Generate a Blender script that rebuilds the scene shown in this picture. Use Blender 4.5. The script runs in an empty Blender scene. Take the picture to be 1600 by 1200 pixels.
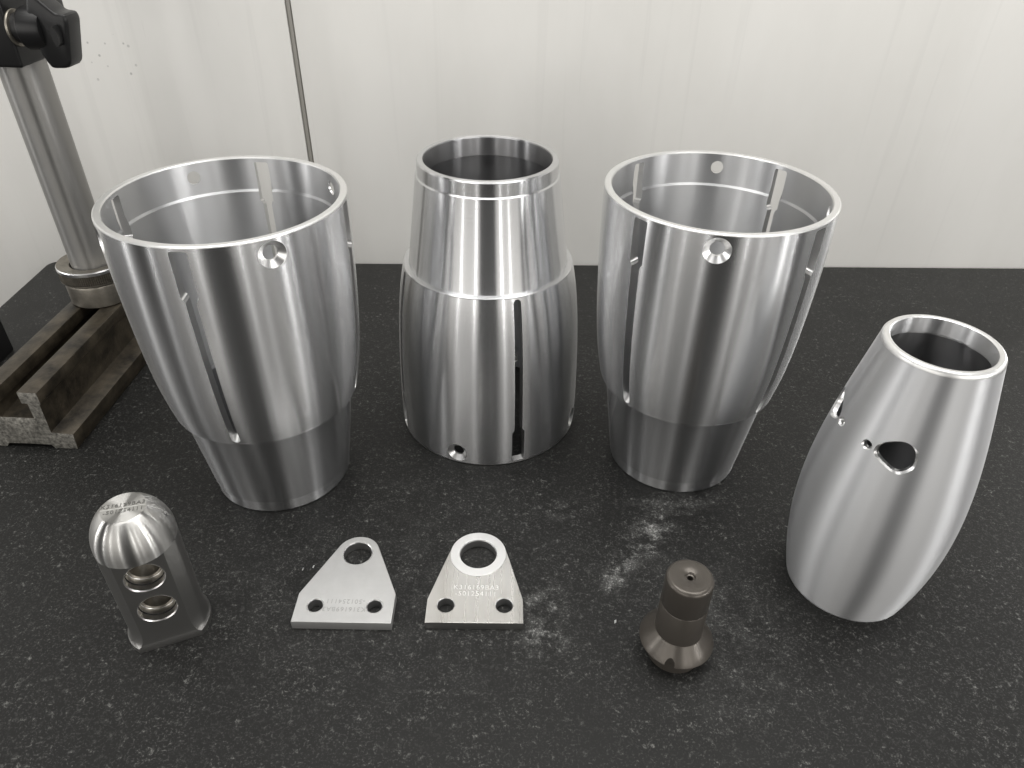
import bpy, bmesh, math, random
from mathutils import Vector, Matrix, geometry
from math import pi, cos, sin, radians, sqrt, atan2

# ------------------------------------------------------------------ scale, camera, world, lamps, exposure
S = 0.45                       # all lengths below are in units of the camera's height above the table; S turns them into metres
scene = bpy.context.scene
col = scene.collection

cam_d = bpy.data.cameras.new('camera')
cam = bpy.data.objects.new('camera', cam_d)
col.objects.link(cam)
cam_d.sensor_width = 36.0
cam_d.lens = 36.0 * 1140.35 / 1600.0
cam_d.clip_start = 0.01
cam_d.clip_end = 60.0
PITCH, ROLL = 0.62696517, 0.017816
fwd = Vector((0, cos(PITCH), -sin(PITCH)))
right = Vector((1, 0, 0))
up = right.cross(fwd)
r2 = right * cos(ROLL) + up * sin(ROLL)
u2 = up * cos(ROLL) - right * sin(ROLL)
mw = Matrix((r2, u2, -fwd)).transposed().to_4x4()
mw.translation = Vector((0, 0, 1)) * S
cam.matrix_world = mw
scene.camera = cam

world = bpy.data.worlds.new('World')
scene.world = world
world.use_nodes = True
bg = world.node_tree.nodes['Background']
bg.inputs['Color'].default_value = (1.0, 0.965, 0.91, 1)
bg.inputs['Strength'].default_value = 0.03

scene.view_settings.view_transform = 'Standard'
scene.view_settings.look = 'None'
scene.view_settings.gamma = 1
scene.view_settings.use_curve_mapping = False
scene.view_settings.exposure = 0.38


def area(name, loc, target, sx, sy, radiance, color=(1, 0.97, 0.92)):
    ld = bpy.data.lights.new(name, 'AREA')
    ld.shape = 'RECTANGLE'
    ld.size, ld.size_y = sx * S, sy * S
    ld.energy = radiance * pi * sx * sy * S * S
    ld.color = color
    o = bpy.data.objects.new(name, ld)
    col.objects.link(o)
    o.location = Vector(loc) * S
    d = Vector(target) - Vector(loc)
    o.rotation_euler = d.to_track_quat('-Z', 'Y').to_euler()
    return o


# workshop lighting: a broad bright ceiling, plus added fill panels and streak strips to both sides; nothing lit straight behind the photographer
def upright_panel(name, deg, dist, z0, z1, w, radiance, color=(1, 0.95, 0.87)):
    """upright luminous rectangle, `deg` off the line from the work to the camera (positive to the right)"""
    t = radians(-90 + deg)
    c = Vector((0.1 + dist * cos(t), 1.0 + dist * sin(t), (z0 + z1) / 2))
    return area(name, c, (0.1, 1.0, (z0 + z1) / 2), w, z1 - z0, radiance, color)


for cy_ in (0.3, 1.1, 1.8):
    area('ceiling_light', (0.1, cy_, 4.4), (0.1, cy_, 0.0), 5.0, 0.34, 8.5, (1, 0.985, 0.955))
for cx_ in (-2.0, 2.2):        # the rows nearer the photographer stop short of the middle
    for cy_ in (-1.9, -0.7):
        area('ceiling_light', (cx_, cy_, 4.4), (cx_, cy_, 0.0), 2.2, 0.34, 4.5, (1, 0.985, 0.955))
upright_panel('fill_panel', 31, 5.0, 0.0, 3.2, 3.4, 1.0, (1, 0.965, 0.91))  # added luminous panels, standing in for the room's ambient light
upright_panel('fill_panel', -31, 5.0, 0.0, 3.2, 3.4, 1.0, (1, 0.965, 0.91))
upright_panel('fill_panel', 92, 4.5, 0.2, 3.4, 2.4, 1.0, (1, 0.98, 0.95))
upright_panel('fill_panel', -98, 4.5, 0.2, 3.4, 2.4, 1.0, (1, 0.98, 0.95))
for deg, w, L in ((57, .22, 20), (66, .10, 20), (20, .06, 22), (33, .04, 18), (116, .25, 18), (-55, .10, 18), (-78, .20, 18), (-122, .25, 20), (-17, .05, 20), (-38, .05, 16)):
    upright_panel('streak_strip', deg, 5.2, 0.3, 3.0, w, L, (1, 0.985, 0.96))  # added upright strips in place of tubes, shaped to streak the metal

# ------------------------------------------------------------------ helpers
rnd = random.Random(7)


def empty(name, loc=(0, 0, 0), rz=0.0, label=None, cat=None, group=None):
    o = bpy.data.objects.new(name, None)
    o.empty_display_size = 0.02
    col.objects.link(o)
    o.location = Vector(loc) * S
    o.rotation_euler = (0, 0, rz)
    tag(o, label, cat, group)
    return o


def tag(o, label=None, cat=None, group=None, kind=None):
    if label: o['label'] = label
    if cat: o['category'] = cat
    if group: o['group'] = group
    if kind: o['kind'] = kind
    return o


def link(name, me, mat, parent=None, loc=(0, 0, 0)):
    o = bpy.data.objects.new(name, me)
    col.objects.link(o)
    if mat is not None and len(me.materials) == 0:
        me.materials.append(mat)
    o.location = Vector(loc) * S
    if parent is not None:
        o.parent = parent
    return o


def mesh(name, verts, faces, normals=None, smooth=None, flat=False):
    me = bpy.data.meshes.new(name)
    me.from_pydata([tuple(Vector(v) * S) for v in verts], [], faces)
    me.update()
    if normals is not None:
        me.polygons.foreach_set('use_smooth', [True] * len(me.polygons))
        me.normals_split_custom_set(normals)
    elif smooth is not None:
        me.polygons.foreach_set('use_smooth', [True] * len(me.polygons))
        me.set_sharp_from_angle(angle=radians(smooth))
    return me


class Soup:
    """faces with one exact normal per corner"""
    def __init__(self):
        self.v, self.f, self.n = [], [], []

    def face(self, pts, nrm):
        a, b, c = Vector(pts[0]), Vector(pts[1]), Vector(pts[2])
        g = (b - a).cross(c - a)
        if len(pts) == 4:
            g = g + (c - a).cross(Vector(pts[3]) - a)
        m = Vector((0, 0, 0))
        for q in nrm: m = m + Vector(q)
        if g.dot(m) < 0:
            pts, nrm = pts[::-1], nrm[::-1]
        i = len(self.v)
        self.v += [tuple(p) for p in pts]
        self.n += [tuple(Vector(q).normalized()) for q in nrm]
        self.f.append(tuple(range(i, i + len(pts))))

    def invert(self):
        """turn the surface inside out"""
        for f in self.f:
            a, b = f[0], f[-1] + 1
            self.v[a:b] = self.v[a:b][::-1]
            self.n[a:b] = [(-x, -y, -z) for x, y, z in self.n[a:b][::-1]]

    def mesh(self, name):
        return mesh(name, self.v, self.f, normals=self.n)


def lathe(sp, prof, nt=160, soft=32.0, a0=0.0, rmod=None):
    """prof: (r, z) list walked so that the surface lies on the LEFT of the walk seen with r to the right;
    normals are exact around the axis and split at profile corners sharper than `soft` degrees"""
    segn = []
    for (r0, z0), (r1, z1) in zip(prof, prof[1:]):
        d = Vector((r1 - r0, z1 - z0))
        segn.append(Vector((d.y, -d.x)).normalized() if d.length > 1e-9 else Vector((1, 0)))
    for k, ((r0, z0), (r1, z1)) in enumerate(zip(prof, prof[1:])):
        na = nb = segn[k]
        if k > 0 and segn[k - 1].dot(segn[k]) > cos(radians(soft)): na = (segn[k - 1] + segn[k]).normalized()
        if k < len(segn) - 1 and segn[k + 1].dot(segn[k]) > cos(radians(soft)): nb = (segn[k + 1] + segn[k]).normalized()
        for i in range(nt):
            t0, t1 = a0 + 2 * pi * i / nt, a0 + 2 * pi * (i + 1) / nt
            P = lambda r, z, t: (r * cos(t), r * sin(t), z)
            N = lambda n, t: (n.x * cos(t), n.x * sin(t), n.y)
            pts, nr = [], []
            for (r, z, t, n) in ((r0, z0, t0, na), (r0, z0, t1, na), (r1, z1, t1, nb), (r1, z1, t0, nb)):
                if r < 1e-7 and pts and (Vector(pts[-1]) - Vector(P(r, z, t))).length < 1e-7: continue
                pts.append(P(r, z, t)); nr.append(N(n, t))
            if len(pts) >= 3: sp.face(pts, nr)


def solid_lathe(prof, nt=96):
    """a closed, welded body of revolution (for later cutting)"""
    v, f, rows = [], [], []
    for r, z in prof:
        if r < 1e-7:
            rows.append([len(v)]); v.append((0, 0, z))
        else:
            rows.append(list(range(len(v), len(v) + nt)))
            v += [(r * cos(2 * pi * i / nt), r * sin(2 * pi * i / nt), z) for i in range(nt)]
    for a, b in zip(rows, rows[1:]):
        for i in range(nt):
            j = (i + 1) % nt
            if len(a) == 1: f.append((a[0], b[j], b[i]))
            elif len(b) == 1: f.append((a[i], a[j], b[0]))
            else: f.append((a[i], a[j], b[j], b[i]))
    return v, f


def inside(poly, x, y):
    c = False
    n = len(poly)
    j = n - 1
    for i in range(n):
        xi, yi = poly[i]; xj, yj = poly[j]
        if (yi > y) != (yj > y) and x < (xj - xi) * (y - yi) / (yj - yi) + xi: c = not c
        j = i
    return c


def pierced(sp, rf, drf, zs, breaks, holes, th0, nt, outward=1):
    """surface of revolution r=rf(z) over the rows zs, with openings; holes are (theta, z) outlines"""
    K = rf(zs[len(zs) // 2])
    pts, edges = [], []
    polys = [[(t * K, z) for t, z in h] for h in holes]
    boxes = [(min(p[0] for p in q) - .001, max(p[0] for p in q) + .001, min(p[1] for p in q) - .001, max(p[1] for p in q) + .001) for q in polys]
    for q in polys:
        b = len(pts)
        pts += [Vector(p) for p in q]
        edges += [(b + i, b + (i + 1) % len(q)) for i in range(len(q))]
    br = set([0, len(zs) - 1] + [i for i, z in enumerate(zs) if any(abs(z - q) < 1e-9 for q in breaks)])
    for i, z in enumerate(zs):
        last = None
        for j in range(nt + 1):
            u = (th0 + 2 * pi * j / nt) * K
            bad = False
            if 0 < j < nt:
                for q, bx in zip(polys, boxes):
                    if bx[0] < u < bx[1] and bx[2] < z < bx[3]:
                        if inside(q, u, z) or min((u - a) ** 2 + (z - b_) ** 2 for a, b_ in q) < .0016 ** 2: bad = True
            if bad: continue
            pts.append(Vector((u, z)))
            if i in br and last is not None: edges.append((last, len(pts) - 1))
            last = len(pts) - 1
    vo, eo, fo, *_ = geometry.delaunay_2d_cdt(pts, edges, [], 0, 1e-6)
    for f in fo:
        cx = sum(vo[k].x for k in f) / 3; cy = sum(vo[k].y for k in f) / 3
        if any(bx[0] < cx < bx[1] and bx[2] < cy < bx[3] and inside(q, cx, cy) for q, bx in zip(polys, boxes)): continue
        P, N = [], []
        for k in f:
            t, z = vo[k].x / K, vo[k].y
            r = rf(z)
            s = drf(z + (cy - z) * 1e-3)
            P.append((r * cos(t), r * sin(t), z))
            N.append((outward * cos(t), outward * sin(t), -outward * s))
        sp.face(P, N)


def strip(sp, rings, closed=True):
    """walls of an opening between successive rings of equal length; normals look at the ring's centre"""
    for A, B in zip(rings, rings[1:]):
        n = len(A)
        c = Vector((0, 0, 0))
        for p in A: c += Vector(p)
        c /= n
        fn = []
        for i in range(n):
            a, b, d = Vector(A[i]), Vector(A[(i + 1) % n]), Vector(B[i])
            g = (b - a).cross(d - a)
            if g.length < 1e-12: g = (b - a).cross(Vector(B[(i + 1) % n]) - a)
            if g.length < 1e-12: g = Vector((0, 0, 1))
            g.normalize()
            if g.dot(c - a) < 0: g = -g
            fn.append(g)
        for i in range(n):
            j = (i + 1) % n
            n0 = fn[i] + fn[i - 1] if fn[i].dot(fn[i - 1]) > .8 else fn[i]
            n1 = fn[i] + fn[j] if fn[i].dot(fn[j]) > .8 else fn[i]
            sp.face([A[i], A[j], B[j], B[i]], [n0, n1, n1, n0])


def box_bm(bm, x0, x1, y0, y1, z0, z1, bev=0.0, seg=2):
    ret = bmesh.ops.create_cube(bm, size=1.0)
    for v in ret['verts']:
        v.co = Vector(((x0 + x1) / 2 + v.co.x * (x1 - x0), (y0 + y1) / 2 + v.co.y * (y1 - y0), (z0 + z1) / 2 + v.co.z * (z1 - z0))) * S
    if bev:
        es = list({e for v in ret['verts'] for e in v.link_edges})
        bmesh.ops.bevel(bm, geom=es, offset=bev * S, segments=seg, affect='EDGES', profile=.5)


def bm_mesh(bm, name, smooth=30):
    bmesh.ops.recalc_face_normals(bm, faces=bm.faces[:])
    me = bpy.data.meshes.new(name)
    bm.to_mesh(me); bm.free()
    me.polygons.foreach_set('use_smooth', [True] * len(me.polygons))
    me.set_sharp_from_angle(angle=radians(smooth))
    return me


def extrude_poly(pts, axis0, axis1, axis2, d0, d1, bev=0.0, seg=2):
    """polygon in the plane (axis0, axis1), swept along axis2 from d0 to d1"""
    bm = bmesh.new()
    a0, a1, a2 = Vector(axis0), Vector(axis1), Vector(axis2)
    lo = [bm.verts.new((a0 * x + a1 * y + a2 * d0) * S) for x, y in pts]
    hi = [bm.verts.new((a0 * x + a1 * y + a2 * d1) * S) for x, y in pts]
    bm.faces.new(lo); bm.faces.new(hi[::-1])
    n = len(pts)
    for i in range(n): bm.faces.new((lo[i], hi[i], hi[(i + 1) % n], lo[(i + 1) % n]))
    bmesh.ops.recalc_face_normals(bm, faces=bm.faces[:])
    if bev:
        bmesh.ops.bevel(bm, geom=bm.edges[:], offset=bev * S, segments=seg, affect='EDGES', profile=.5)
    return bm


def cut(me, cutters, smooth=30):
    """mesh minus the cutters, as a new mesh"""
    o = bpy.data.objects.new('tmp', me); col.objects.link(o)
    tmp = []
    for cm in cutters:
        c = bpy.data.objects.new('tmpc', cm); col.objects.link(c); tmp.append(c)
        m = o.modifiers.new('b', 'BOOLEAN'); m.operation = 'DIFFERENCE'; m.solver = 'EXACT'; m.object = c
    dg = bpy.context.evaluated_depsgraph_get()
    out = bpy.data.meshes.new_from_object(o.evaluated_get(dg))
    for x in tmp + [o]: bpy.data.objects.remove(x)
    out.polygons.foreach_set('use_smooth', [True] * len(out.polygons))
    out.set_sharp_from_angle(angle=radians(smooth))
    return out


def plate_mesh(name, loops, z0, z1, bev):
    """flat plate with openings: outer loop first"""
    cu = bpy.data.curves.new(name, 'CURVE')
    cu.dimensions = '2D'; cu.fill_mode = 'BOTH'
    h = (z1 - z0) * S / 2
    cu.extrude = h - bev * S
    cu.bevel_depth = bev * S; cu.bevel_resolution = 2
    cu.offset = -bev * S
    for lp in loops:
        sp = cu.splines.new('POLY'); sp.use_cyclic_u = True
        sp.points.add(len(lp) - 1)
        for p, (x, y) in zip(sp.points, lp): p.co = (x * S, y * S, 0, 1)
    o = bpy.data.objects.new('tmp', cu); col.objects.link(o)
    dg = bpy.context.evaluated_depsgraph_get()
    me = bpy.data.meshes.new_from_object(o.evaluated_get(dg))
    bpy.data.objects.remove(o)
    for v in me.vertices: v.co.z += h + z0 * S
    me.polygons.foreach_set('use_smooth', [True] * len(me.polygons))
    me.set_sharp_from_angle(angle=radians(35))
    return me


def text_mesh(name, body, size, depth):
    cu = bpy.data.curves.new(name, 'FONT')
    cu.body = body; cu.size = size * S; cu.align_x = 'CENTER'; cu.align_y = 'CENTER'
    cu.extrude = depth * S; cu.space_character = 1.12; cu.resolution_u = 3
    cu.offset = 0.0
    o = bpy.data.objects.new('tmp', cu); col.objects.link(o)
    dg = bpy.context.evaluated_depsgraph_get()
    me = bpy.data.meshes.new_from_object(o.evaluated_get(dg))
    bpy.data.objects.remove(o)
    return me


def circle(cx, cy, r, n=48, a0=0.0, rev=False):
    t = [a0 + 2 * pi * i / n for i in range(n)]
    if rev: t = t[::-1]
    return [(cx + r * cos(a), cy + r * sin(a)) for a in t]


# ------------------------------------------------------------------ materials
def new_mat(name):
    m = bpy.data.materials.new(name)
    m.use_nodes = True
    nt = m.node_tree
    b = nt.nodes['Principled BSDF']
    return m, nt, b


def nd(nt, typ, **kw):
    n = nt.nodes.new(typ)
    for k, v in kw.items():
        if hasattr(n, k) and k not in ('Scale', 'Detail', 'Roughness', 'Strength', 'Distance'): setattr(n, k, v)
        else: n.inputs[k].default_value = v
    return n


def ramp(nt, stops):
    r = nt.nodes.new('ShaderNodeValToRGB')
    e = r.color_ramp.elements
    while len(e) < len(stops): e.new(0.5)
    for q, (p, c) in zip(e, stops):
        q.position = p
        q.color = (c, c, c, 1) if not isinstance(c, tuple) else (*c, 1)
    return r


def coords(nt, scale):
    tc = nt.nodes.new('ShaderNodeTexCoord')
    mp = nt.nodes.new('ShaderNodeMapping')
    mp.inputs['Scale'].default_value = scale
    nt.links.new(tc.outputs['Object'], mp.inputs['Vector'])
    return mp.outputs['Vector']


def turned(name, color, rough, aniso, bump=0.08, ring=520.0, rvar=0.08, spots=0.0):
    """lathe-turned metal: fine circumferential tool marks that smear reflections along the axis"""
    m, nt, b = new_mat(name)
    b.inputs['Metallic'].default_value = 1.0
    b.inputs['Base Color'].default_value = (*color, 1)
    b.inputs['Anisotropic'].default_value = aniso
    b.inputs['Anisotropic Rotation'].default_value = 0.25
    tg = nt.nodes.new('ShaderNodeTangent'); tg.direction_type = 'RADIAL'; tg.axis = 'Z'
    nt.links.new(tg.outputs['Tangent'], b.inputs['Tangent'])
    n1 = nt.nodes.new('ShaderNodeTexNoise'); n1.noise_dimensions = '1D'
    n1.inputs['Scale'].default_value = 1.0; n1.inputs['Detail'].default_value = 1.0
    sx = nt.nodes.new('ShaderNodeSeparateXYZ'); nt.links.new(coords(nt, (1, 1, ring)), sx.inputs[0])
    nt.links.new(sx.outputs['Z'], n1.inputs['W'])
    n2 = nd(nt, 'ShaderNodeTexNoise', Scale=1.0, Detail=4.0)
    nt.links.new(coords(nt, (9, 9, 30)), n2.inputs['Vector'])
    mr = nd(nt, 'ShaderNodeMapRange')
    mr.inputs['To Min'].default_value = rough - rvar; mr.inputs['To Max'].default_value = rough + rvar
    nt.links.new(n2.outputs['Fac'], mr.inputs['Value'])
    nt.links.new(mr.outputs['Result'], b.inputs['Roughness'])
    bp = nd(nt, 'ShaderNodeBump', Strength=bump, Distance=0.0004)
    nt.links.new(n1.outputs['Fac'], bp.inputs['Height'])
    nt.links.new(bp.outputs['Normal'], b.inputs['Normal'])
    return m


def plain(name, color, rough, metallic=0.0, bump=0.0, scale=400.0, vary=0.0, vscale=60.0, spec=0.5):
    m, nt, b = new_mat(name)
    b.inputs['Metallic'].default_value = metallic
    b.inputs['Roughness'].default_value = rough
    b.inputs['Specular IOR Level'].default_value = spec
    b.inputs['Base Color'].default_value = (*color, 1)
    if vary:
        n = nd(nt, 'ShaderNodeTexNoise', Scale=vscale, Detail=6.0, Roughness=0.65)
        nt.links.new(coords(nt, (1, 1, 1)), n.inputs['Vector'])
        r = ramp(nt, [(0.3, tuple(c * (1 - vary) for c in color)), (0.7, tuple(min(1, c * (1 + vary)) for c in color))])
        nt.links.new(n.outputs['Fac'], r.inputs['Fac'])
        nt.links.new(r.outputs['Color'], b.inputs['Base Color'])
    if bump:
        n = nd(nt, 'ShaderNodeTexNoise', Scale=scale, Detail=4.0)
        nt.links.new(coords(nt, (1, 1, 1)), n.inputs['Vector'])
        bp = nd(nt, 'ShaderNodeBump', Strength=bump, Distance=0.0006)
        nt.links.new(n.outputs['Fac'], bp.inputs['Height'])
        nt.links.new(bp.outputs['Normal'], b.inputs['Normal'])
    return m


M_ALU = turned('turned_aluminium', (0.76, 0.765, 0.775), 0.265, 1.0, bump=0.06, rvar=0.0)
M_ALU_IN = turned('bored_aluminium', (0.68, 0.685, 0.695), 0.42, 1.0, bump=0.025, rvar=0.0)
M_TAIL = turned('turned_aluminium_tail', (0.66, 0.665, 0.675), 0.265, 1.0, bump=0.06, rvar=0.0)  # shell metal made darker: shade below the step put into the colour
M_DEEP = turned('shaded_bored_aluminium', (0.40, 0.40, 0.41), 0.34, 1.0, bump=0.025, rvar=0.0)  # dimness inside the bores put into a darker colour
M_SATIN = turned('satin_aluminium', (0.62, 0.625, 0.635), 0.50, 0.90, bump=0.01, ring=520, rvar=0.0)
M_EDGE = plain('bright_cut_edge', (0.80, 0.80, 0.80), 0.30, 1.0)
M_SLOT = plain('milled_slot_wall', (0.66, 0.66, 0.66), 0.38, 1.0)
M_FACE = plain('faced_aluminium', (0.80, 0.80, 0.795), 0.40, 1.0, bump=0.05, scale=900)
M_STEEL = turned('turned_steel', (0.52, 0.515, 0.50), 0.30, 1.0, bump=0.04, rvar=0.03)
M_STEEL_FLAT = plain('ground_steel', (0.40, 0.395, 0.385), 0.40, 1.0, bump=0.04, scale=700)
M_BUSH = plain('polished_bore', (0.80, 0.79, 0.78), 0.28, 1.0)
M_BLAST = plain('blasted_aluminium', (0.55, 0.55, 0.545), 0.55, 1.0, bump=0.10, scale=2600, vary=0.06, vscale=40)
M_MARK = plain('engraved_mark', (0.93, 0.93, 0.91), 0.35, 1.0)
M_FMARK = plain('shallow_mark', (0.40, 0.40, 0.395), 0.5, 1.0)
M_MARKD = plain('engraved_dark_mark', (0.22, 0.22, 0.21), 0.5, 1.0)
M_BRONZE = plain('brown_anodised', (0.095, 0.085, 0.074), 0.30, 0.50, bump=0.06, scale=2500)
M_COLUMN = turned('scuffed_column_steel', (0.33, 0.325, 0.315), 0.46, 0.75, bump=0.05, ring=60)
M_IRON = plain('oily_cast_iron', (0.046, 0.038, 0.027), 0.38, 0.30, bump=0.35, scale=300, vary=0.85, vscale=45)
M_SAWN = plain('sawn_iron_end', (0.25, 0.24, 0.215), 0.55, 0.5, bump=0.9, scale=420, vary=0.8, vscale=260)
M_COLLAR = plain('worn_steel_collar', (0.27, 0.25, 0.215), 0.38, 0.85, bump=0.12, scale=260, vary=0.35, vscale=50)
M_BLACK = plain('black_plastic', (0.012, 0.012, 0.0125), 0.34, 0.0, bump=0.05, scale=600, spec=0.35)
M_BLACKM = plain('black_oxide', (0.016, 0.016, 0.017), 0.5, 0.0)
M_GAP = plain('joint_strip', (0.30, 0.29, 0.265), 0.45, 0.0)


def milled_mat():
    """end-milled face: overlapping passes of the cutter, each leaning a hair differently"""
    m, nt, b = new_mat('milled_aluminium')
    b.inputs['Metallic'].default_value = 1.0
    b.inputs['Base Color'].default_value = (0.56, 0.55, 0.53, 1)
    n = nd(nt, 'ShaderNodeTexNoise', Scale=1.0, Detail=3.0)
    nt.links.new(coords(nt, (240, 4, 1)), n.inputs['Vector'])
    n2 = nd(nt, 'ShaderNodeTexNoise', Scale=1.0, Detail=0.0)
    nt.links.new(coords(nt, (55, 6, 1)), n2.inputs['Vector'])
    r = ramp(nt, [(0.3, 0.26), (0.7, 0.30)])
    nt.links.new(n.outputs['Fac'], r.inputs['Fac'])
    nt.links.new(r.outputs['Color'], b.inputs['Roughness'])
    b2 = nd(nt, 'ShaderNodeBump', Strength=0.6, Distance=0.005)
    nt.links.new(n2.outputs['Fac'], b2.inputs['Height'])
    nt.links.new(b2.outputs['Normal'], b.inputs['Normal'])
    return m


M_MILL = milled_mat()


def granite_mat():
    m, nt, b = new_mat('speckled_black_worktop')
    L = nt.links.new
    tc = nt.nodes.new('ShaderNodeTexCoord')
    o = tc.outputs['Object']
    # distort so that the flecks run as short crooked threads
    d = nd(nt, 'ShaderNodeTexNoise', Scale=180.0, Detail=2.0); L(o, d.inputs['Vector'])
    mx = nd(nt, 'ShaderNodeVectorMath', operation='MULTIPLY_ADD')
    mx.inputs[1].default_value = (0.004, 0.004, 0.0)
    L(d.outputs['Color'], mx.inputs[0]); L(o, mx.inputs[2])
    fine = nd(nt, 'ShaderNodeTexNoise', Scale=620.0, Detail=2.0, Roughness=0.6); L(mx.outputs[0], fine.inputs['Vector'])
    fr = ramp(nt, [(0.55, 0.0), (0.66, 1.0)]); L(fine.outputs['Fac'], fr.inputs['Fac'])
    mid = nd(nt, 'ShaderNodeTexNoise', Scale=210.0, Detail=6.0, Roughness=0.78); L(mx.outputs[0], mid.inputs['Vector'])
    md = ramp(nt, [(0.54, 0.0), (0.66, 1.0)]); L(mid.outputs['Fac'], md.inputs['Fac'])
    big = nd(nt, 'ShaderNodeTexNoise', Scale=30.0, Detail=6.0, Roughness=0.75); L(o, big.inputs['Vector'])
    bgr = ramp(nt, [(0.32, 0.22), (0.52, 0.70), (0.70, 1.0)]); L(big.outputs['Fac'], bgr.inputs['Fac'])
    a = nd(nt, 'ShaderNodeMath', operation='MULTIPLY_ADD'); a.inputs[1].default_value = 0.6
    L(fr.outputs['Color'], a.inputs[0]); L(md.outputs['Color'], a.inputs[2])
    a2 = nd(nt, 'ShaderNodeMath', operation='MULTIPLY'); L(a.outputs[0], a2.inputs[0]); L(bgr.outputs['Color'], a2.inputs[1])
    cr = ramp(nt, [(0.0, (0.0115, 0.0115, 0.011)), (0.35, (0.034, 0.034, 0.0325)), (1.0, (0.165, 0.165, 0.157))])
    L(a2.outputs[0], cr.inputs['Fac'])
    # chalky dust left in a few places
    sm = nd(nt, 'ShaderNodeTexNoise', Scale=48.0, Detail=8.0, Roughness=0.8); L(mx.outputs[0], sm.inputs['Vector'])
    total = None
    for (cx, cy, sx, sy, rot, amt) in ((.262, .925, .026, .048, -.55, 1.4), (.205, .860, .018, .040, -.75, 1.2), (.178, .815, .016, .024, 0, 1.1), (.318, 1.005, .070, .022, .15, .6), (.058, .698, .026, .026, .5, 1.3), (.055, .765, .030, .040, 0, .8), (.33, .72, .09, .12, 0, .28), (.10, .98, .06, .02, .3, .35), (-.2, .80, .3, .2, 0, .12)):
        mp = nt.nodes.new('ShaderNodeMapping'); mp.vector_type = 'TEXTURE'
        mp.inputs['Location'].default_value = (cx * S, cy * S, 0)
        mp.inputs['Rotation'].default_value = (0, 0, rot)
        mp.inputs['Scale'].default_value = (sx * S, sy * S, 1)
        L(o, mp.inputs['Vector'])
        ln = nd(nt, 'ShaderNodeVectorMath', operation='LENGTH'); L(mp.outputs[0], ln.inputs[0])
        mr = nd(nt, 'ShaderNodeMapRange'); mr.interpolation_type = 'SMOOTHSTEP'
        mr.inputs['From Min'].default_value = 0.0; mr.inputs['From Max'].default_value = 2.0
        mr.inputs['To Min'].default_value = amt; mr.inputs['To Max'].default_value = 0.0
        L(ln.outputs['Value'], mr.inputs['Value'])
        if total is None: total = mr.outputs['Result']
        else:
            q = nd(nt, 'ShaderNodeMath', operation='MAXIMUM'); L(total, q.inputs[0]); L(mr.outputs['Result'], q.inputs[1]); total = q.outputs[0]
    smr = ramp(nt, [(0.45, 0.0), (0.58, 1.0)]); L(sm.outputs['Fac'], smr.inputs['Fac'])
    fl = nd(nt, 'ShaderNodeMath', operation='ADD'); L(a.outputs[0], fl.inputs[0]); fl.inputs[1].default_value = 0.22
    t1 = nd(nt, 'ShaderNodeMath', operation='MULTIPLY'); L(smr.outputs['Color'], t1.inputs[0]); L(total, t1.inputs[1])
    tr = nd(nt, 'ShaderNodeMath', operation='MULTIPLY', use_clamp=True); L(t1.outputs[0], tr.inputs[0]); L(fl.outputs[0], tr.inputs[1])
    mixc = nt.nodes.new('ShaderNodeMix'); mixc.data_type = 'RGBA'
    L(tr.outputs[0], mixc.inputs['Factor']); L(cr.outputs['Color'], mixc.inputs['A'])
    mixc.inputs['B'].default_value = (0.38, 0.38, 0.37, 1)
    L(mixc.outputs['Result'], b.inputs['Base Color'])
    b.inputs['Roughness'].default_value = 0.50
    b.inputs['Specular IOR Level'].default_value = 0.22
    bp = nd(nt, 'ShaderNodeBump', Strength=0.25, Distance=0.0006); L(a.outputs[0], bp.inputs['Height']); L(bp.outputs['Normal'], b.inputs['Normal'])
    return m


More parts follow.
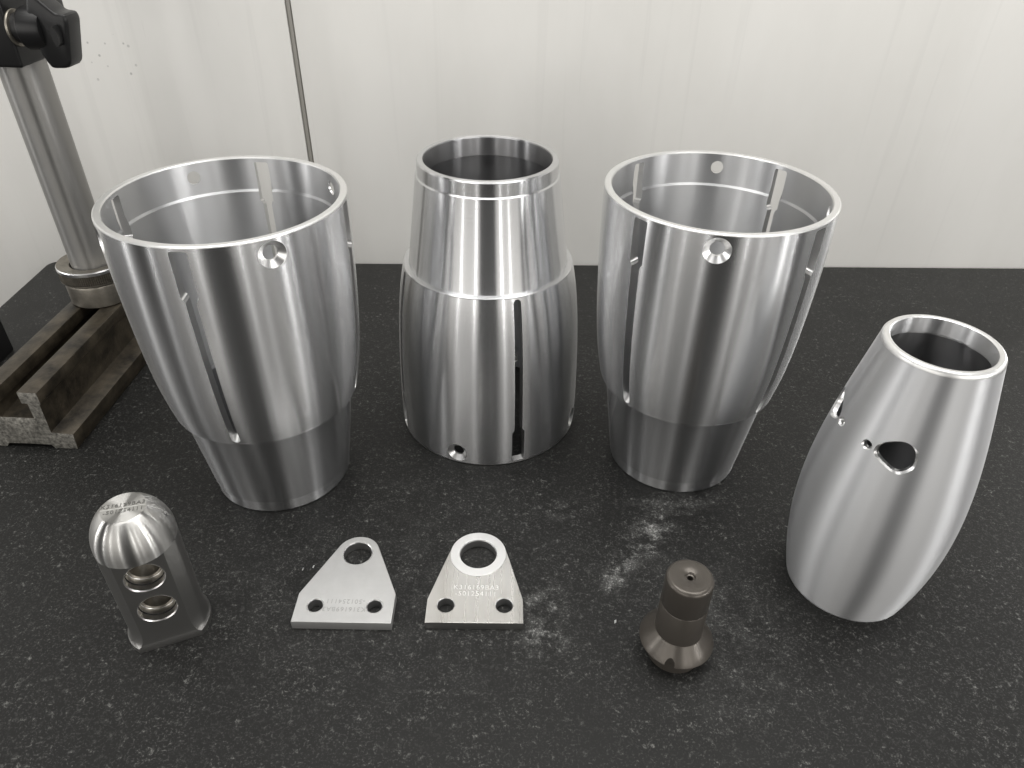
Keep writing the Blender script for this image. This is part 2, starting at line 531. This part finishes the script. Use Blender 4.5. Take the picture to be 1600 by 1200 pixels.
def wall_mat():
    m, nt, b = new_mat('scuffed_white_panel')
    L = nt.links.new
    n = nd(nt, 'ShaderNodeTexNoise', Scale=1.0, Detail=5.0, Roughness=0.6); L(coords(nt, (7, 1, 3.0)), n.inputs['Vector'])
    r = ramp(nt, [(0.32, (0.775, 0.766, 0.736)), (0.62, (0.825, 0.816, 0.788))]); L(n.outputs['Fac'], r.inputs['Fac'])
    # thin wiped streaks and drips, all running down the panel
    n2 = nd(nt, 'ShaderNodeTexNoise', Scale=1.0, Detail=3.0, Distortion=0.6); L(coords(nt, (70, 1, 1.6)), n2.inputs['Vector'])
    r2 = ramp(nt, [(0.60, 1.0), (0.68, 0.965), (0.74, 0.995)]); L(n2.outputs['Fac'], r2.inputs['Fac'])
    n3 = nd(nt, 'ShaderNodeTexNoise', Scale=1.0, Detail=4.0, Roughness=0.7); L(coords(nt, (190, 1, 16)), n3.inputs['Vector'])
    r3 = ramp(nt, [(0.66, 1.0), (0.76, 0.93)]); L(n3.outputs['Fac'], r3.inputs['Fac'])
    # a few spatters of oil
    vo = nd(nt, 'ShaderNodeTexVoronoi', Scale=1.0); L(coords(nt, (95, 1, 95)), vo.inputs['Vector'])
    rs = ramp(nt, [(0.10, 0.0), (0.17, 1.0)]); L(vo.outputs['Distance'], rs.inputs['Fac'])
    mp = nt.nodes.new('ShaderNodeMapping'); mp.vector_type = 'TEXTURE'
    tc = nt.nodes.new('ShaderNodeTexCoord'); L(tc.outputs['Object'], mp.inputs['Vector'])
    mp.inputs['Location'].default_value = (0.155, 0, 0.255); mp.inputs['Scale'].default_value = (0.035, 1, 0.04)
    ln = nd(nt, 'ShaderNodeVectorMath', operation='LENGTH'); L(mp.outputs[0], ln.inputs[0])
    mr_ = ramp(nt, [(0.7, 0.0), (1.0, 1.0)]); L(ln.outputs['Value'], mr_.inputs['Fac'])
    mxs = nd(nt, 'ShaderNodeMath', operation='MAXIMUM'); L(rs.outputs['Color'], mxs.inputs[0]); L(mr_.outputs['Color'], mxs.inputs[1])
    sps = nd(nt, 'ShaderNodeMapRange'); L(mxs.outputs[0], sps.inputs['Value']); sps.inputs['To Min'].default_value = 0.62
    cur = r.outputs['Color']
    for src in (r2.outputs['Color'], r3.outputs['Color'], sps.outputs['Result']):
        mu = nt.nodes.new('ShaderNodeMix'); mu.data_type = 'RGBA'; mu.blend_type = 'MULTIPLY'; mu.inputs['Factor'].default_value = 1.0
        L(cur, mu.inputs['A']); L(src, mu.inputs['B']); cur = mu.outputs['Result']
    L(cur, b.inputs['Base Color'])
    b.inputs['Roughness'].default_value = 0.42
    b.inputs['Specular IOR Level'].default_value = 0.35
    bp = nd(nt, 'ShaderNodeBump', Strength=0.08, Distance=0.002); L(n.outputs['Fac'], bp.inputs['Height']); L(bp.outputs['Normal'], b.inputs['Normal'])
    return m


M_TABLE = granite_mat()
M_WALL = wall_mat()

# ------------------------------------------------------------------ the setting: worktop and panelled wall
WY = radians(1.29)             # the back edge runs a hair off the camera's horizontal
ex, ey = Vector((cos(WY), sin(WY), 0)), Vector((-sin(WY), cos(WY), 0))
corner = Vector((-1.382, 1.964, 0))


def tb(a, b_): return corner + ex * a - ey * b_


pts = []
for k in range(7):
    t = pi / 2 * k / 6
    pts.append(tb(.035 - .035 * sin(t) , .035 - .035 * cos(t)) if False else tb(.03 * (1 - sin(t)), .03 * (1 - cos(t))))
pts = pts[::-1]
pl = [tb(0, 2.4), ] + pts + [tb(4.2, 0), tb(4.2, 2.4)]
bm = extrude_poly([(p.x, p.y) for p in pl], (1, 0, 0), (0, 1, 0), (0, 0, 1), -.09, 0.0, bev=.003)
table = link('worktop', bm_mesh(bm, 'worktop'), M_TABLE)
tag(table, kind='structure')

wall = empty('wall', (corner.x, corner.y + .006, 0), WY)
wall['kind'] = 'structure'
jx = .812                      # the joint between two panels, measured from the corner
for x0, x1 in ((-1.6, jx - .0035), (jx + .0115, 3.6)):
    bm = bmesh.new(); box_bm(bm, x0, x1, 0, .05, -1.2, 2.2, bev=.002)
    link('panel', bm_mesh(bm, 'panel'), M_WALL, wall)
bm = bmesh.new(); box_bm(bm, jx - .0034, jx + .0114, .006, .04, -1.2, 2.2)
link('joint_backing', bm_mesh(bm, 'joint_backing'), M_GAP, wall)
bm = bmesh.new(); box_bm(bm, jx - .0005, jx + .0085, .0012, .016, -1.2, 2.2, bev=.002)
link('joint_strip', bm_mesh(bm, 'joint_strip'), M_GAP, wall)

# ------------------------------------------------------------------ the three identical slotted sleeves
H = 0.5657
PC = (-2.70833056, 4.68928418, -3.1678346, 1.01842207, 0.05343037)
def cup_r(z): return (((PC[0] * z + PC[1]) * z + PC[2]) * z + PC[3]) * z + PC[4]
def cup_d(z): return ((4 * PC[0] * z + 3 * PC[1]) * z + 2 * PC[2]) * z + PC[3]
ZI0, ZI1 = .5050, .5085
def cup_in(z):
    if z <= ZI0: return cup_r(z) - .0155
    if z >= ZI1: return cup_r(z) - .0120
    return cup_r(z) - .0155 + .0035 * (z - ZI0) / (ZI1 - ZI0)
def cup_ind(z):
    return cup_d(z) + (1.0 if ZI0 < z < ZI1 else 0.0)


def arc(cx, cy, r, a0, a1, n): return [(cx + r * cos(a0 + (a1 - a0) * i / n), cy + r * sin(a0 + (a1 - a0) * i / n)) for i in range(n + 1)]


def slot_outline(ww, wn, zb, zs_, zt, c, n=5):
    """keyhole slot: wide head zs_..zt, narrow tail zb..zs_; (u, z) walked counter-clockwise"""
    p = []
    p += arc(0, zb + wn, wn, -pi / 2, 0, 7)
    k = 14
    p += [(wn, zb + wn + (zs_ - c - zb - wn) * i / k) for i in range(1, k + 1)]
    p += [(wn + c * .3, zs_ - c * .45), (ww - .003, zs_ + .001)]
    p += arc(ww - .003, zs_ + .004, .003, -pi / 2, 0, 3)
    p += [(ww, zs_ + (zt - zs_) * f) for f in (.25, .5, .75)]
    p += arc(ww - c, zt - c, c, 0, pi / 2, n)
    q = [(-x, y) for x, y in p[::-1]]
    # drop doubled points on the axis
    out = p + [e for e in q if not (abs(e[0]) < 1e-9)]
    return out


def to3(rf, pts, th, K): return [(rf(z) * cos(th + u / K), rf(z) * sin(th + u / K), z) for u, z in pts]


K_ = .185
so = slot_outline(.0128, .0080, .2010, .4830, .5590, .004)
si = slot_outline(.0128, .0080, .2085, .4855, .5570, .004)
co = [(.0205 * cos(2 * pi * i / 40), .5395 + .0205 * sin(2 * pi * i / 40)) for i in range(40)]
ci = [(.0115 * cos(2 * pi * i / 40), .5395 + .0115 * sin(2 * pi * i / 40)) for i in range(40)]
slots = [-pi / 2 * k for k in range(4)]
hols = [radians(38) - 2 * pi + pi / 2 * k for k in range(4)]
TH0 = radians(19) - 2 * pi

z_out = sorted([.1985, .2, .205] + [.1985 + (.5630 - .1985) * i / 30 for i in range(1, 31)])
z_in = sorted([.1955] + [.1955 + (ZI0 - .1955) * i / 24 for i in range(1, 25)] + [ZI1, .52, .53, .54, .55, .5635])
ho = [[(t + u / K_, z) for u, z in so] for t in slots] + [[(t + u / K_, z) for u, z in co] for t in hols]
hi_ = [[(t + u / K_, z) for u, z in si] for t in slots] + [[(t + u / K_, z) for u, z in ci] for t in hols]
sp = Soup(); pierced(sp, cup_r, cup_d, z_out, [], ho, TH0, 180, 1); ME_SHELL = sp.mesh('outer_shell')
sp = Soup(); pierced(sp, cup_in, cup_ind, z_in, [ZI0, ZI1], hi_, TH0, 180, -1); ME_BORE = sp.mesh('bore')
sp = Soup(); strip(sp, [to3(cup_r, so, 0, K_), to3(cup_in, si, 0, K_)]); ME_SLOT = sp.mesh('slot_edge')
mid = lambda z: cup_r(z) - .0085
sp = Soup(); strip(sp, [to3(cup_r, co, 0, K_), to3(mid, ci, 0, K_), to3(cup_in, ci, 0, K_)]); ME_CSK = sp.mesh('countersink')
# rim
ro, ri = cup_r(.5630), cup_in(.5635)
sp = Soup(); lathe(sp, [(ro, .5630), (ro - .0003, .5645), (cup_r(H) - .0022, H), (ri + .0016, H), (ri, .5635)], 180, 20); ME_RIM = sp.mesh('rim')
# narrow tail
rb = cup_r(.1985)
sp = Soup()
lathe(sp, [(.1160, 0), (.1248, 0), (.1268, .0022), (.1272, .0255), (.1302, .0275), (.1305, .029), (.1522, .1945), (.1528, .1955), (rb - .0018, .1955), (rb, .1972), (rb, .1985)], 180, 25)
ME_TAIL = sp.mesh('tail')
ir = cup_in(.1955)
sp = Soup()
lathe(sp, [(ir, .1955), (.1400, .1900), (.1195, .0380), (.1150, .0355), (.1148, .0020), (.1160, 0)], 180, 25)
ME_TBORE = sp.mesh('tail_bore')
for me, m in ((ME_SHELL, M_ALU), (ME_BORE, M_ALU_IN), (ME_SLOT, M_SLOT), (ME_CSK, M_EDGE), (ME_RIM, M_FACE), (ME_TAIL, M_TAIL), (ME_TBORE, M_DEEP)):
    me.materials.append(m)


def sleeve(loc, yaw, flip, label):
    r = empty('slotted_sleeve', loc, yaw, label, 'metal sleeve', 'three matching slotted aluminium sleeves')
    kids = [('outer_shell', ME_SHELL, 0), ('bore', ME_BORE, 0), ('rim', ME_RIM, 0), ('tail', ME_TAIL, 0), ('tail_bore', ME_TBORE, 0)]
    kids += [('slot_edge', ME_SLOT, t) for t in slots] + [('countersink', ME_CSK, t) for t in hols]
    for n, me, t in kids:
        o = link(n, me, None, r, (0, 0, H if flip else 0))
        if flip: o.rotation_euler = (Matrix.Rotation(pi, 3, 'X') @ Matrix.Rotation(t, 3, 'Z')).to_euler()
        else: o.rotation_euler = (0, 0, t)
    return r


sleeve((-.4524, 1.0864, 0), radians(-91.3), False, 'slotted aluminium sleeve with its wide end up, beside the steel column stand')
sleeve((-.0502, 1.2852, 0), radians(-69.8), True, 'upturned aluminium sleeve with its narrow end up, between the two wide-mouthed ones')
sleeve((.3338, 1.1568, 0), radians(-140.2), False, 'slotted aluminium sleeve with its wide end up, beside the barrel-shaped one')

# ------------------------------------------------------------------ the barrel-shaped sleeve on the right
PD = (1.00190296, -0.29441309, -0.70125006, 0.25357333, 0.09528134)
def bar_r(z): return (((PD[0] * z + PD[1]) * z + PD[2]) * z + PD[3]) * z + PD[4]
def bar_d(z): return ((4 * PD[0] * z + 3 * PD[1]) * z + 2 * PD[2]) * z + PD[3]
def bar_in(z): return bar_r(z) - .0085
HB = .4788
KB = .0955
shield_deg = [(-140.0, .3416), (-138.8, .3542), (-131.1, .3654), (-122.7, .3711), (-115.2, .3681), (-110.5, .3587), (-109.5, .3391), (-114.5, .3266), (-120.8, .3220), (-129.1, .3274), (-137.1, .3348)]


def catmull(P, n=5):
    out = []
    m = len(P)
    for i in range(m):
        p0, p1, p2, p3 = [Vector(P[(i + k - 1) % m]) for k in range(4)]
        for j in range(n):
            t = j / n
            q = .5 * ((2 * p1) + (p2 - p0) * t + (2 * p0 - 5 * p1 + 4 * p2 - p3) * t * t + (3 * p1 - p0 - 3 * p2 + p3) * t ** 3)
            out.append((q.x, q.y))
    return out


cx = sum(a for a, z in shield_deg) / len(shield_deg); cz = sum(z for a, z in shield_deg) / len(shield_deg)
sh = catmull([(radians(a - cx) * KB, z - cz) for a, z in shield_deg])
def mir(P): return [(-u, z) for u, z in P[::-1]]
def scl(P, s): return [(u * s, z * s) for u, z in P]
small = [(.0072 * cos(2 * pi * i / 24), .0072 * sin(2 * pi * i / 24)) for i in range(24)]
AX = -162.0
feats = []                     # (centre degrees, centre z, outline)
for base in (0, 180):
    feats += [(cx + base, cz, sh, .90), (2 * AX - cx + base, cz, mir(sh), .90), (-146.6 + base, .3439, small, .80), (2 * AX + 146.6 + base, .3439, small, .80)]
lo_deg = -162.0 - 360 + 75     # seam between openings
fo_, fi_, fe = [], [], []
for (a, z, P, s) in feats:
    while a < lo_deg: a += 360
    while a > lo_deg + 360: a -= 360
    t = radians(a)
    O_ = [(t + u / KB, z + w) for u, w in P]
    I_ = [(t + u / KB, z + w) for u, w in scl(P, s)]
    fo_.append(O_); fi_.append(I_)
    g3 = lambda rf, Q: [(rf(zz) * cos(tt), rf(zz) * sin(tt), zz) for tt, zz in Q]
    fe.append((P is small, [g3(bar_r, O_), g3(lambda q: bar_r(q) - .0025, I_), g3(bar_in, I_)]))
zb_ = [.003 + (.4715 - .003) * i / 34 for i in range(35)]
zi_ = [.003 + (.4480 - .003) * i / 32 for i in range(33)]
root = empty('barrel_sleeve', (.5793, .8330, 0), 0, 'satin barrel-shaped aluminium sleeve with a shield-shaped opening', 'metal sleeve')
sp = Soup(); pierced(sp, bar_r, bar_d, zb_, [], fo_, radians(lo_deg), 180, 1); link('outer_shell', sp.mesh('barrel_shell'), M_SATIN, root)
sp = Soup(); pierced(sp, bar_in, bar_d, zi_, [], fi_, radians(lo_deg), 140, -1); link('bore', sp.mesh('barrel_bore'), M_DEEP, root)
for is_small, rings in fe:
    sp = Soup(); strip(sp, rings); link('drilled_hole' if is_small else 'opening_edge', sp.mesh('opening_edge'), M_EDGE, root)
r0 = bar_r(.4715)
sp = Soup()
lathe(sp, [(r0, .4715), (r0 - .0006, .4750), (r0 - .0028, .4780), (r0 - .0050, HB), (.0685, HB), (.0668, .4775)], 180, 40)
link('rim', sp.mesh('barrel_rim'), M_FACE, root)
sp = Soup()
lathe(sp, [(.0668, .4775), (.0665, .4540), (bar_in(.448), .4500), (bar_in(.448), .4480)], 160, 30)
link('lip', sp.mesh('barrel_lip'), M_ALU_IN, root)
sp = Soup()
lathe(sp, [(bar_in(.003), .003), (bar_in(.003) + .001, 0), (bar_r(.003) - .0012, 0), (bar_r(.003), .003)], 180, 30)
link('foot_edge', sp.mesh('barrel_foot'), M_EDGE, root)

# ------------------------------------------------------------------ domed steel lug block, front left
AZ = atan2(-.918, .397)        # direction its flat face looks
root = empty('domed_lug_block', (-.5369, .7143, 0), AZ + pi / 2, 'domed steel block with two bushed holes through its flat front', 'machined block')
# local frame: front face looks along -y
R0, D0, K0 = .0557, .0395, .0740
R1, D1, K1 = .0613, .0414, .0868


def section(d, k, R, n_arc=18):
    w = min(k - d, sqrt(max(R * R - d * d, 1e-9)))
    disc = 2 * R * R - k * k
    if disc > 0 and k - d < sqrt(max(R * R - d * d, 1e-9)):
        v = (k - sqrt(disc)) / 2                    # distance along the face normal where chamfer meets the round flank
        a = atan2(v, sqrt(R * R - v * v))
    else:
        a = atan2(d, w)
    q = []
    q += [(-w + 2 * w * i / 8, -d) for i in range(9)]                     # front face, left to right
    e = (R * cos(a), -R * sin(a))
    q += [(w + (e[0] - w) * i / 3, -d + (e[1] + d) * i / 3) for i in (1, 2)]
    q += [(R * cos(-a + 2 * a * i / n_arc), R * sin(-a + 2 * a * i / n_arc)) for i in range(n_arc + 1)]
    q += [(e[0] + (w - e[0]) * i / 3, -e[1] + (d + e[1]) * i / 3) for i in (1, 2)]
    q += [(w - 2 * w * i / 8, d) for i in range(9)]
    q += [(-w + (-e[0] + w) * i / 3, d - (d + e[1]) * i / 3) for i in (1, 2)]
    q += [(-R * cos(-a + 2 * a * i / n_arc), -R * sin(-a + 2 * a * i / n_arc)) for i in range(n_arc + 1)]
    q += [(-e[0] + (-w + e[0]) * i / 3, e[1] + (-d - e[1]) * i / 3) for i in (1, 2)]
    return q


levels = [(0, 1.0), (.001, 1.0), (.010, 1.0)]
for i in range(1, 13):
    z = .010 + .034 * i / 12
    levels.append((z, 1 - sqrt(max(0, 1 - ((.044 - z) / .034) ** 2))))
levels += [(.10, 0), (.196, 0)]
v, f = [], []
m = None
for z, g in levels:
    s = section(D0 + (D1 - D0) * g, K0 + (K1 - K0) * g, R0 + (R1 - R0) * g)
    m = len(s)
    v += [(x, y, z) for x, y in s]
for i in range(len(levels) - 1):
    for j in range(m):
        k = (j + 1) % m
        f.append((i * m + j, i * m + k, (i + 1) * m + k, (i + 1) * m + j))
f.append(tuple(range(m - 1, -1, -1)))
f.append(tuple(range((len(levels) - 1) * m, len(levels) * m)))
me = mesh('block_body', v, f)
cutters = []
HZ = (.1540, .0850)
for hz in HZ:
    vv, ff = solid_lathe([(0, -.09), (.0272, -.09), (.0272, .09), (0, .09)], 64)
    vv = [(x, z, y + hz) for x, y, z in vv]           # axis along y
    ff = [q[::-1] for q in ff]
    cutters.append(mesh('c', vv, ff))
body = cut(me, cutters, 28)
link('body', body, M_STEEL_FLAT, root)
def y_sleeve(prof, hz):
    """inward-looking turned surface round an axis along y"""
    sp = Soup(); lathe(sp, prof, 128, 20)
    sp.v = [(x, z, y + hz) for x, y, z in sp.v]
    sp.n = [(-x, -z, -y) for x, y, z in sp.n]
    return sp


for hz in HZ:
    ring = link('bushing', y_sleeve([(.0276, -D0 - .0006), (.0262, -D0 + .0008), (.0260, -D0 + .0100)], hz).mesh('bushing'), M_BUSH, root)
    link('bushing_groove', y_sleeve([(.0260, -D0 + .0100), (.0272, -D0 + .0104), (.0272, -D0 + .0118), (.0252, -D0 + .0122)], hz).mesh('bushing_groove'), M_BLACKM, ring)
    link('inner_ring', y_sleeve([(.0252, -D0 + .0122), (.0250, -D0 + .0215), (.0246, -D0 + .0219)], hz).mesh('inner_ring'), M_BUSH, ring)
    link('through_bore', y_sleeve([(.0246, -D0 + .0219), (.0205, -D0 + .0222), (.0203, D0 - .001), (.0272, D0 + .0002)], hz).mesh('through_bore'), M_COLLAR, ring)
dome = [(0, .195), (.0545, .195), (R0, .1965), (R0, .2040)]
FR, TOPZ = .0300, .2585
a_end = math.acos(FR / R0)
hh = (TOPZ - .204) / sin(a_end)
dome += [(R0 * cos(a_end * i / 16), .204 + hh * sin(a_end * i / 16)) for i in range(1, 16)]
dome += [(FR + .0008, TOPZ - .0006), (FR - .0006, TOPZ), (0, TOPZ)]
sp = Soup(); lathe(sp, dome, 128, 22)
head = link('domed_head', sp.mesh('domed_head'), M_STEEL, root)
for s_, off in (('K316169BA3', .0062), ('-501254111', -.0062)):
    o = link('engraved_line', text_mesh('engraved_line', s_, .0098, .00025), M_MARKD, head, (0.000, off, TOPZ + .0002))
    o.rotation_euler = (0, 0, radians(-8))
bm = bmesh.new(); box_bm(bm, -.029, .029, -.0005, .0005, TOPZ - .001, TOPZ + .0003); o = link('scribed_line', bm_mesh(bm, 'scribed_line'), M_MARK, head); o.rotation_euler = (0, 0, radians(-8))

# ------------------------------------------------------------------ the two drilled plates
T = .018


def tangent_outline(base, cxy, r, n=22):
    """base: points left-top .. bottom .. right-top (counter-clockwise), closed by an arc around cxy"""
    (lx, ly), (rx, ry) = base[0], base[-1]
    def tang(px, py, side):
        dx, dy = px - cxy[0], py - cxy[1]
        d = sqrt(dx * dx + dy * dy); a = atan2(dy, dx); b = math.acos(r / d)
        return a + side * b
    ar = tang(rx, ry, 1); al = tang(lx, ly, -1)
    while al < ar: al += 2 * pi
    return base + [(cxy[0] + r * cos(ar + (al - ar) * i / n), cxy[1] + r * sin(ar + (al - ar) * i / n)) for i in range(n + 1)]


# left plate (local origin at its front middle)
ox, oy = -.2630, .7075
loc_ = lambda P: [(x - ox, y - oy) for x, y in P]
F_out = loc_(tangent_outline([(-.3421, .7620), (-.3420, .7075), (-.1840, .7075), (-.1840, .7640)], (-.2618, .8490), .0370))
root = empty('drilled_plate', (ox, oy, 0), 0, 'matte grey aluminium plate with a lopsided taper, beside the domed block', 'drilled plate', 'pair of drilled plates')
me = plate_mesh('plate', [F_out, loc_(circle(-.2618, .8490, .0252)), loc_(circle(-.3104, .7393, .0130, 32)), loc_(circle(-.2150, .7396, .0130, 32))], 0, T, .0009)
link('plate', me, M_BLAST, root)
for s_, y in (('-501254111', .7480), ('K316169BA3', .7328)):
    o = link('engraved_line', text_mesh('engraved_line', s_, .0118, .00015), M_FMARK, root, (-.2630 - ox, y - oy, T + .0001))
    o.rotation_euler = (0, 0, pi)
for hx, hy, r in ((-.2618, .8490, .0252), (-.3104, .7393, .0130), (-.2150, .7396, .0130)):
    sp = Soup(); lathe(sp, [(r - .0012, .0006), (r - .0012, T - .0016), (r + .0001, T - .0004)], 64, 20)
    sp.invert()
    link('bore_edge', sp.mesh('bore_edge'), M_EDGE, root, (hx - ox, hy - oy, 0))

# right plate with a raised ring
ox, oy = -.0535, .7115
G_c = (-.0531, .8520)
G_out = loc_(tangent_outline([(-.1070, .8420), (-.1316, .7560), (-.1315, .7112), (.0246, .7126), (.0240, .7585), (.0003, .8435)], G_c, .0485))
root = empty('drilled_plate', (ox, oy, 0), 0, 'shiny milled aluminium plate with a raised ring around its large hole', 'drilled plate', 'pair of drilled plates')
me = plate_mesh('plate', [G_out, loc_(circle(*G_c, .0318)), loc_(circle(-.1007, .7448, .0142, 32)), loc_(circle(-.0062, .7460, .0142, 32))], 0, T - .0012, .0006)
me.materials.append(M_MILL); me.materials.append(M_STEEL_FLAT)
for p in me.polygons:
    if p.normal.z < .8: p.material_index = 1
link('plate', me, None, root)
me = plate_mesh('raised_ring', [loc_(circle(*G_c, .0482, 72)), loc_(circle(*G_c, .0320, 60))], T - .0060, T + .0004, .0006)
link('raised_ring', me, M_FACE, root)
for s_, y in (('K316169BA3', .7815), ('-501254111', .7688)):
    link('engraved_line', text_mesh('engraved_line', s_, .0128, .00015), M_MARKD, root, (-.0525 - ox, y - oy, T - .0011))
    link('painted_glint', text_mesh('painted_glint', s_, .0128, .00015), M_MARK, root, (-.0530 - ox, y - oy - .0007, T - .0010))  # bright offset copy paints light on the edges of the lettering
for hx, hy, r in ((G_c[0], G_c[1], .0318), (-.1007, .7448, .0142), (-.0062, .7460, .0142)):
    sp = Soup(); lathe(sp, [(r - .0006, .0006), (r - .0006, T - .0020), (r + .0004, T - .0010)], 64, 20)
    sp.invert()
    link('bore_edge', sp.mesh('bore_edge'), M_SLOT, root, (hx - ox, hy - oy, 0))

# ------------------------------------------------------------------ brown flanged plunger
root = empty('flanged_plunger', (.2582, .6809, 0), 0, 'dark brown anodised plunger with a flared flange and a dimple on top', 'plunger')
head_p = [(0, .150), (.0040, .150), (.0042, .1715), (.0062, .1722), (.0072, .1750), (.0082, .1757), (.0275, .1757)]
head_p += [(.0275 + .0068 * sin(pi / 2 * i / 7), .1689 + .0068 * cos(pi / 2 * i / 7)) for i in range(1, 8)]
head_p += [(.0347, .1225), (.0342, .1212), (.0342, .1200)]
sp = Soup(); lathe(sp, head_p[::-1], 96, 40); link('cap', sp.mesh('cap'), M_BRONZE, root)
sp = Soup(); lathe(sp, [(.0358, .0600), (.0352, .0640), (.0349, .1190), (.0342, .1200)], 96, 40); link('stem', sp.mesh('stem'), M_BRONZE, root)
vv, ff = solid_lathe([(0, 0), (.0400, 0), (.0410, .0012), (.0410, .0200), (.0490, .0305), (.0552, .0340), (.0560, .0352), (.0555, .0366), (.0480, .0458), (.0400, .0558), (.0362, .0605), (0, .0605)], 128)
me = mesh('flange', vv, ff)
na = atan2(.6330 - .6809, .2405 - .2582)
v2, f2 = solid_lathe([(0, .005), (.0075, .005), (.0075, .06), (0, .06)], 40)
v2 = [(x + .0555 * cos(na), y + .0555 * sin(na), z) for x, y, z in v2]
link('flange', cut(me, [mesh('c', v2, f2)], 24), M_BRONZE, root)

# ------------------------------------------------------------------ column stand on its slotted bed, left
BY = radians(2.0)
root = empty('column_stand', (-.9855, 1.129, 0), -BY, 'steel column stand on a dark iron T-slot bed with a black clamp', 'stand')
# bed cross-section, symmetric about x=0 (x to the right, z up)
half = [(0, .0095), (.044, .0085), (.050, .0), (.0970, 0), (.1000, .0385), (.0560, .0415), (.0585, .111), (.0610, .113), (.0615, .1405), (.0225, .1415), (.0225, .1135), (.0340, .1130), (.0340, .0777), (0, .0777)]
full = half + [(-x, z) for x, z in half[::-1][1:-1]]
bm = extrude_poly(full, (1, 0, 0), (0, 0, 1), (0, 1, 0), 0, .70, bev=.0012, seg=2)
me = bm_mesh(bm, 'bed')
me.materials.append(M_IRON); me.materials.append(M_SAWN)
for p in me.polygons:
    if p.normal.y < -.9: p.material_index = 1
link('slotted_bed', me, None, root)
cy = .388
sp = Soup(); lathe(sp, [(.050, .1418), (.0660, .1418), (.0685, .1440), (.0690, .1880), (.0670, .1935), (.050, .1935)], 96, 25)
link('base_ring', sp.mesh('base_ring'), M_COLLAR, root, (0, cy, 0))
sp = Soup(); lathe(sp, [(.050, .1936), (.0680, .1936), (.0745, .1990), (.0745, .2020)], 160, 25)
cl = link('collar', sp.mesh('collar'), M_COLLAR, root, (0, cy, 0))
sp = Soup(); lathe(sp, [(.0745, .2240), (.0752, .2250), (.0752, .2310), (.0735, .2335)], 160, 25)
link('bright_band', sp.mesh('bright_band'), M_EDGE, cl)
sp = Soup(); lathe(sp, [(.0735, .2335), (.0480, .2300), (.0455, .2250)], 160, 25)
link('collar_face', sp.mesh('collar_face'), M_COLLAR, cl)
kv, kf = [], []
NK = 210
for z in (.2020, .2240):
    kv += [((.0745 if i % 2 else .0718) * cos(2 * pi * i / NK), (.0745 if i % 2 else .0718) * sin(2 * pi * i / NK), z) for i in range(NK)]
kf = [(i, (i + 1) % NK, NK + (i + 1) % NK, NK + i) for i in range(NK)]
kn = link('knurling', mesh('knurling', kv, kf), M_COLLAR, cl)
sp = Soup(); lathe(sp, [(.0440, .150), (.0440, 1.0), (.042, 1.003), (0, 1.003)], 128, 25)
link('column', sp.mesh('column'), M_COLUMN, root, (0, cy, 0))
# clamp: block round the column, stem and wing knob on its right
ZB = .664
bm = bmesh.new(); box_bm(bm, -.150, .050, cy - .075, cy + .12, ZB, .86, bev=.006, seg=3)
link('clamp_block', bm_mesh(bm, 'clamp_block'), M_BLACK, root)
kz, ky = .730, cy - .053


def xlathe(prof, nt=64):
    sp = Soup(); lathe(sp, prof, nt, 30)
    sp.v = [(z, y, -x) for x, y, z in sp.v]; sp.n = [(z, y, -x) for x, y, z in sp.n]
    return sp


hub = link('clamp_knob', xlathe([(.026, .068), (.0345, .070), (.0370, .074), (.0370, .104), (.034, .112), (0, .112)]).mesh('clamp_knob'), M_BLACK, root, (0, ky, kz))
link('knob_stem', xlathe([(.0255, .046), (.0255, .0705)]).mesh('knob_stem'), M_BLACKM, hub)
link('washer', xlathe([(.024, .0502), (.0310, .0502), (.0320, .0515), (.0320, .0530), (.0310, .0545), (.024, .0545)]).mesh('washer'), M_COLLAR, hub)
wing = [(.1245, .779), (.135, .769), (.145, .759), (.1585, .759), (.164, .754), (.164, .7445), (.156, .714), (.1466, .6775), (.142, .6695), (.1345, .666), (.107, .6653), (.0998, .6787), (.0960, .690), (.094, .71), (.094, .765), (.102, .790), (.114, .790)]
bm = extrude_poly([(x, z - kz) for x, z in wing], (1, 0, 0), (0, 0, 1), (0, 1, 0), -.024, .024, bev=.006, seg=3)
wm = bm_mesh(bm, 'wing')
rc = bm_mesh(extrude_poly([(.1425 + .0055 * cos(2 * pi * i / 20), -.006 + .017 * sin(2 * pi * i / 20)) for i in range(20)], (1, 0, 0), (0, 0, 1), (0, 1, 0), -.04, -.008), 'recess')
link('wing', cut(wm, [rc], 35), M_BLACK, hub)

# black block at the left edge of the picture
bm = bmesh.new(); box_bm(bm, -.24, 0, -.28, 0, 0, .15, bev=.004)
o = link('black_block', bm_mesh(bm, 'black_block'), M_BLACKM, None, (-1.222, 1.4878, 0))
o.rotation_euler = (0, 0, -BY)
tag(o, 'plain black block cut off by the left edge of the picture behind the iron bed', 'block')

# metal shavings on the worktop
chips = [(.1741, .7292, 'two-lobed bright shaving on the worktop left of the brown plunger', 3.2),
         (-.3365, .8300, 'tiny bright metal shaving on the worktop nearest the lopsided plate, of two', 2.0), (-.3535, .8240, 'tiny bright metal shaving on the worktop farther left of the lopsided plate, of two', 1.6)]
for cxp, cyp, lb, sc in chips:
    bm = bmesh.new()
    for k in range(3):
        box_bm(bm, -.0016 * sc / 2 + k * .0012, .0008 * sc / 2 + k * .0012, -.0006 + k * .0014, .0009 + k * .0014, 0.0002, .0016, bev=.0003, seg=1)
    o = link('metal_shaving', bm_mesh(bm, 'metal_shaving'), M_EDGE, None, (cxp, cyp, 0))
    o.rotation_euler = (0, 0, .6)
    tag(o, lb, 'shaving')
